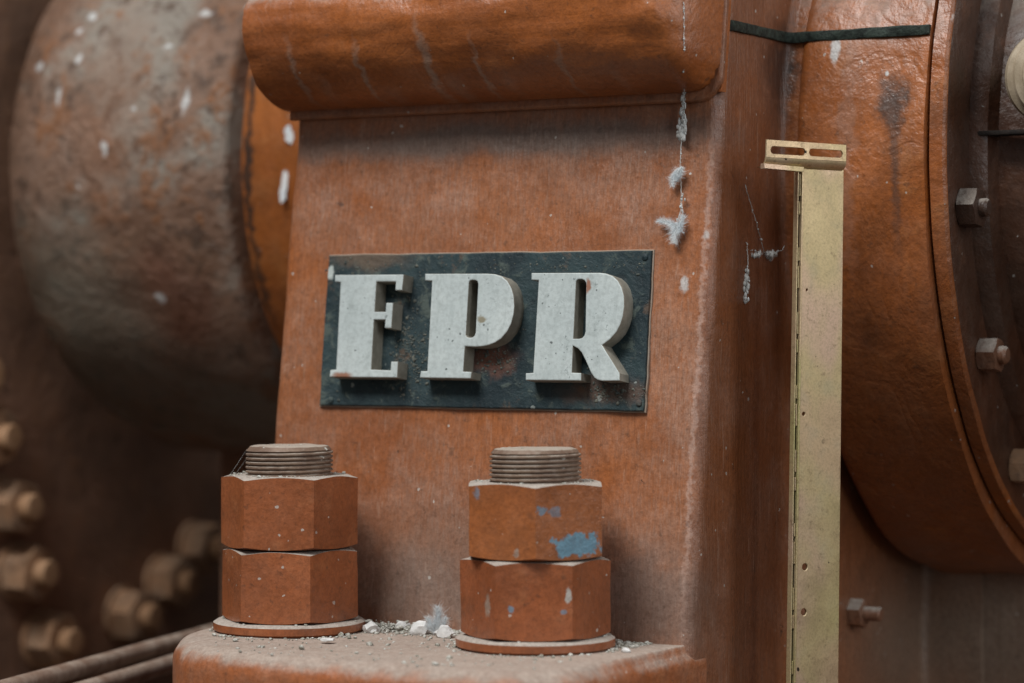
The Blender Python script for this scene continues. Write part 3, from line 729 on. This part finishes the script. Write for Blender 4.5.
# stem
def stem_line(x0, y0, x1, y1, off):
    a, b = b2(x0, y0, off), b2(x1, y1, off); t = (ZF - a[1]) / (b[1] - a[1]); return a, lerp2(a, b, t)
SO = -.0025
la, lb = stem_line(803.5, 166, 795.5, 683, SO); ra, rb = stem_line(844, 167, 838.5, 683, SO)
holes = []
def circ(x, y, r): c = b2(x, y, SO); return [(c[0] + r * math.cos(R(a)), c[1] + r * math.sin(R(a))) for a in range(0, 360, 30)]
holes = [circ(805, 567, .0016), circ(804, 612, .0016), circ(803.8, 414, .0009), circ(807, 290, .0006)]
extrude_poly('stem', [[lb, rb, ra, la]] + holes, OB + NB * (SO - .0014), UB, (0, 0, 1), NB, .0014, .0003, M['zinc'], br)
# left flange: folded runs with a dark gap between
def run(name, x0, x1, off0, dep, mat):
    a, b = stem_line(x0, 170, x0 - 8, 683, SO); c, d2 = stem_line(x1, 170, x1 - 8, 683, SO)
    extrude_poly(name, [[b, d2, c, a]], OB + NB * off0, UB, (0, 0, 1), NB, dep, .0002, mat, br)
run('flange', 802.2, 803.9, SO - .0040, .0042, M['zinc'])
run('channel', 800.6, 802.2, SO - .0040, .0020, M['black'])
run('flange', 799.6, 800.6, SO - .0040, .0030, M['zinc'])
k = 0
for y in range(185, 670, 23):
    k += 1
    if k % 3 == 0: continue
    a = b2(801.0 - (y - 170) * 8 / 513, y, SO); a2 = b2(801.8 - (y - 170) * 8 / 513, y, SO)
    hh = .003 + .002 * (k % 2)
    extrude_poly('spacer', [[(a[0], a[1] - hh), (a2[0], a[1] - hh), (a2[0], a[1] + hh), (a[0], a[1] + hh)]], OB + NB * (SO - .0022), UB, (0, 0, 1), NB, .0016, .0002, M['zinc'], br)

# ------------------------------------------------------------------ feathers, webs, crumbs
def feather(plumes, label, seed, normal, bar=4.5e-5):
    """plumes: (base, tip, barb length, barbs, sag): a curved shaft with soft barbs to both sides"""
    rnd = random.Random(seed); bm = bmesh.new(); nrm = Vector(normal).normalized()
    def blade(p0, d_, L, bend, w0):
        sd = d_.cross(nrm + Vector((rnd.gauss(0, .4), rnd.gauss(0, .4), rnd.gauss(0, .4)))).normalized(); prev = None
        for k in range(5):
            t = k / 4; p = p0 + d_ * L * t + bend * L * t * t; w = sd * w0 * (1.5 - 1.25 * t)
            cur = (bm.verts.new(p - w), bm.verts.new(p + w))
            if prev: bm.faces.new((prev[0], prev[1], cur[1], cur[0]))
            prev = cur
    for (b, t_, bl, n, sag) in plumes:
        b, t_ = Vector(b), Vector(t_); ax = t_ - b; L = ax.length; ax.normalize(); side = ax.cross(nrm).normalized()
        for i in range(int(n * 2.4)):
            u = rnd.random(); p = b + ax * L * u + side * sag * L * math.sin(u * 3) + nrm * rnd.uniform(0, .0012)
            sg = rnd.choice((-1, 1)); ln = bl * (1 - .55 * u ** 2) * rnd.triangular(.15, 1, .45)
            d_ = (side * sg * rnd.uniform(.4, 1) + ax * rnd.uniform(.3, 1.1) + nrm * rnd.gauss(.15, .25)).normalized()
            blade(p, d_, ln, ax * rnd.uniform(-.3, .5) + Vector((rnd.gauss(0, .4), rnd.gauss(0, .3), rnd.gauss(0, .4))), bar)
        blade(b - ax * L * .1, ax, L * 1.05, side * sag, 1.5e-4)
    o = mesh_obj('feather', bm, M['feather'], None, smooth=None); tag(o, label, 'feather'); return o
fp = lambda x, y, off=.003: P(x, y, NF, off)
feather([(fp(682, 232), fp(658, 222), .0042, 420, .1), (fp(681, 222), fp(676, 243), .0048, 420, .15), (fp(676, 234), fp(683, 216), .0040, 300, .1)], 'largest white downy feather stuck right of the plate top corner', 1, NF)
feather([(fp(681, 168), fp(674, 186), .0038, 420, .15), (fp(676, 182), fp(682, 168), .0032, 260, .1)], 'small white down tuft midway up the hanging web strand', 2, NF)
gy = lambda x, y, q=-.040: P(x, y, PY, q)
feather([(gy(434, 634), gy(437, 607), .0055, 420, .1), (gy(432, 632), gy(427, 618), .004, 200, .1), (gy(436, 632), gy(446, 617), .004, 240, .1)], 'spiky white feather tuft upright on the foot between the nuts', 3, (.3, -1, 0))
ge = lambda x, y: P(x, y, PY, .172)
feather([(ge(1026, 332), ge(1018, 318), .004, 160, .1), (ge(1026, 322), ge(1020, 336), .004, 120, .1)], 'pale blue-white tuft at the right picture edge', 4, (.3, -1, 0))
def strand(bm, pts, r, seed, beads=0):
    rnd = random.Random(seed); rows = []
    N = 16
    for i in range(len(pts) - 1):
        for k in range(N):
            t = k / N; p = pts[i].lerp(pts[i + 1], t); rows.append(p + Vector((rnd.gauss(0, 1), rnd.gauss(0, 1), rnd.gauss(0, 1))) * r * .6)
    rows.append(pts[-1]); prev = None
    for i, p in enumerate(rows):
        rr_ = r * rnd.uniform(.6, 1.6)
        cur = [bm.verts.new(p + Vector((math.cos(a) * rr_, math.sin(a) * rr_, 0))) for a in (0, 2.1, 4.2)]
        if prev:
            for k in range(3): bm.faces.new((prev[k], prev[(k + 1) % 3], cur[(k + 1) % 3], cur[k]))
        prev = cur
    for i in range(beads):
        p = rnd.choice(rows); s = rnd.uniform(1.5, 4) * r
        bmesh.ops.create_icosphere(bm, subdivisions=1, radius=s, matrix=Matrix.Translation(p + Vector((rnd.gauss(0, r), rnd.gauss(0, r), rnd.gauss(0, r)))))
def blobs(bm, p0, p1, n, r0, r1, seed):
    rnd = random.Random(seed)
    for i in range(n):
        p = p0.lerp(p1, rnd.random()) + Vector((rnd.gauss(0, 1), rnd.gauss(0, .5), rnd.gauss(0, 1))) * r1 * .7
        bmesh.ops.create_icosphere(bm, subdivisions=1, radius=rnd.uniform(r0, r1), matrix=Matrix.Translation(p) @ Matrix.Diagonal((rnd.uniform(.4, 1), .6, rnd.uniform(.8, 1.8), 1)))
bm = bmesh.new()
def on_lug(px, py, off=.0008):
    v = ray(px, py); t = 1.0
    while t < 1.6:
        q = CAM + v * t
        if q.y >= face_y(q.z) - .002 - (lug_h(q.x, q.z) if q.z > LZ0 else .002) - off: return q
        t += .0003
    return q
w0 = on_lug(684, 2); w1 = on_lug(684, 90)
strand(bm, [w0, on_lug(684, 20), on_lug(684, 38), on_lug(684, 55), on_lug(684, 72), w1, fp(682, 130, .003), fp(680, 165, .003), fp(682, 205, .003), fp(676, 226, .003)], .00016, 5, 30)
blobs(bm, P(683.5, 90, NF, .005), fp(682.5, 138, .003), 90, .0003, .0011, 3); blobs(bm, fp(682, 122, .003), fp(682, 138, .003), 50, .0005, .0016, 4)
blobs(bm, fp(682, 192, .003), fp(681, 210, .003), 16, .0003, .0008, 6)
tag(mesh_obj('cobweb', bm, M['web'], None, smooth=60), 'long dusty web strand hanging down from the lug above the feather', 'cobweb')
bm = bmesh.new()
sd = lambda x, y, off=.0012: P(x, y, PX, XR + off)
strand(bm, [sd(745, 185), sd(757, 225), sd(764, 252), sd(770, 254), sd(782, 250), sd(792, 235), sd(797, 212)], .00016, 8, 26)
strand(bm, [sd(764, 252), sd(748, 250)], .0001, 18, 6); strand(bm, [sd(747, 243), sd(748, 262), sd(746, 300)], .00015, 9, 10)
blobs(bm, sd(747, 272), sd(746, 303), 46, .0004, .0012, 7); blobs(bm, sd(753, 256), sd(760, 254), 22, .0004, .0011, 8); blobs(bm, sd(766, 254), sd(774, 256), 30, .0005, .0014, 9)
tag(mesh_obj('cobweb', bm, M['web'], None, smooth=60), 'sagging dusty web with clotted tufts beside the bracket', 'cobweb')
bm = bmesh.new(); zt_ = zpix(478, 289, YS - .024)
for k in range(4):
    a = R(150 + 17 * k); strand(bm, [Vector((xs_at(289.5, 0) + .0205 * math.cos(a), YS + .0205 * math.sin(a), zt_ + .008 + .0012 * k)), Vector((xs_at(289.5, 0) + .0275 * math.cos(a + .1), YS + .0275 * math.sin(a + .1), zt_ + .0002))], 3.5e-5, 40 + k, 2)
tag(mesh_obj('cobweb', bm, M['web'], None, smooth=60), 'thin dusty web between the left stud and its upper nut', 'cobweb')
# white scraps on the orange neck, left of the pedestal
def scrap(px, py, w, h, tilt, label):
    yb = y2n + r2 - math.sqrt((r2 - .004) ** 2 - (P(px, py, PY, .14).z - zc) ** 2) - .001
    c = P(px, py, PY, yb); rnd = random.Random(px)
    lp = []
    for a in range(0, 360, 20):
        f = 1 / max(abs(math.cos(R(a))) ** 1, abs(math.sin(R(a))) ** 1, .72); x, y = math.cos(R(a)) * f * w, math.sin(R(a)) * f * h
        x *= rnd.uniform(.6, 1.15); y *= rnd.uniform(.72, 1.1); lp.append((x * math.cos(tilt) - y * math.sin(tilt), x * math.sin(tilt) + y * math.cos(tilt)))
    o = extrude_poly('paper_scrap', [lp], c, (.9, .43, 0), (0, 0, 1), Vector((.43, -.9, 0)), .0006, .0001, M['feather'], None); tag(o, label, 'scrap')
scrap(289, 135, .0024, .0052, .1, 'short white scrap stuck high on the orange neck')
scrap(284.5, 186, .0022, .0092, -.14, 'long white scrap stuck on the orange neck below the short one')
# crumbs on the foot
rnd = random.Random(11)
def rock(bm, p, r, fl=.7):
    m = Matrix.Translation(p) @ Matrix.Rotation(rnd.uniform(0, 6.28), 4, 'Z') @ Matrix.Rotation(rnd.uniform(-.6, .6), 4, 'X') @ Matrix.Diagonal((r * rnd.uniform(.7, 1.3), r * rnd.uniform(.6, 1.1), r * fl * rnd.uniform(.6, 1), 1))
    g = bmesh.ops.create_icosphere(bm, subdivisions=1, radius=1, matrix=m)
    for v in g['verts']: v.co += (v.co - p) * rnd.uniform(-.25, .2)
bm = bmesh.new()
x_l, x_r = xs_at(289.5, 0), xs_at(535.5, 0)
def on_foot(x, y): return all(math.hypot(x - q, y - YS) > .0352 for q in (x_l, x_r)) and -.14 < y < face_y(ZL) - .0015 and -.108 < x < .098 and x + y * .8 > -.165
n = 0
while n < 2300:
    u = rnd.random()
    if u < .20: x, y = rnd.gauss(-.008, .014), face_y(ZL) - abs(rnd.gauss(0, .012)) - .002
    elif u < .40: x, y = rnd.gauss(-.030, .006), -.032 + rnd.gauss(0, .006)
    elif u < .62: x, y = rnd.gauss(.096, .012), face_y(ZL) - abs(rnd.gauss(0, .014)) - .002
    elif u < .80:
        q = x_l if rnd.random() < .5 else x_r; a = rnd.uniform(0, 6.28); rr_ = .0355 + abs(rnd.gauss(0, .003)); x, y = q + rr_ * math.cos(a), YS + rr_ * math.sin(a)
    else: x, y = rnd.uniform(-.11, .11), rnd.uniform(-.14, -.02)
    if not on_foot(x, y): continue
    r_ = min(.0022, .0002 + rnd.expovariate(1 / .00036)); rock(bm, Vector((x, y, ZL + r_ * .3 + (abs(rnd.gauss(0, .0014)) if .2 < u < .4 else 0))), r_); n += 1
for q, zz, rr0, rr1, cnt in ((x_l, zpix(478, 289, YS - .024), .0215, .0275, 90), (x_r, zpix(485, 535, YS - .024), .0215, .0275, 70), (x_l, zpix(446, 289, YS), .002, .018, 22), (x_r, zpix(449, 535, YS), .002, .018, 18), (x_l, ZL + .0054, .030, .0335, 40), (x_r, ZL + .0054, .030, .0335, 30)):
    for i in range(cnt):
        a = rnd.uniform(0, 6.28); t = rnd.uniform(rr0, rr1); r_ = .0003 + rnd.expovariate(1 / .00028); r_ = min(r_, .0012)
        rock(bm, Vector((q + t * math.cos(a), YS + t * math.sin(a), zz + r_ * .2)), r_)
tag(mesh_obj('plaster_crumbs', bm, M['crumb'], None, smooth=None), 'grey-green crumbs and dust scattered on the foot and nuts', 'crumbs', None, 'stuff')
for (px, py, y, r_, lab) in ((371, 637, -.046, .0042, 'angular pale lump beside the left washer'), (403, 628, -.030, .0036, 'round pale lump halfway between the two washers'),
    (420, 635, -.040, .0052, 'largest white lump, left of the spiky feather'), (444, 637, -.044, .0045, 'white lump just right of the spiky feather'), (327, 644, -.090, .0035, 'flat white flake in front of the left washer'), (626, 652, -.055, .0020, 'small white lump right of the right washer')):
    x = P(px, py, PY, y).x; bm = bmesh.new(); p = Vector((x, y, ZL + r_ * .45)); m = Matrix.Translation(p) @ Matrix.Diagonal((r_, r_ * .8, r_ * (.25 if 'flat' in lab else .75), 1))
    g = bmesh.ops.create_icosphere(bm, subdivisions=2, radius=1, matrix=m)
    for v in g['verts']: v.co += (v.co - p) * (mn.noise(v.co * 500) * .5)
    tag(mesh_obj('plaster_lump', bm, M['lump'], None, smooth=40), lab, 'lump', 'lumps on the foot')
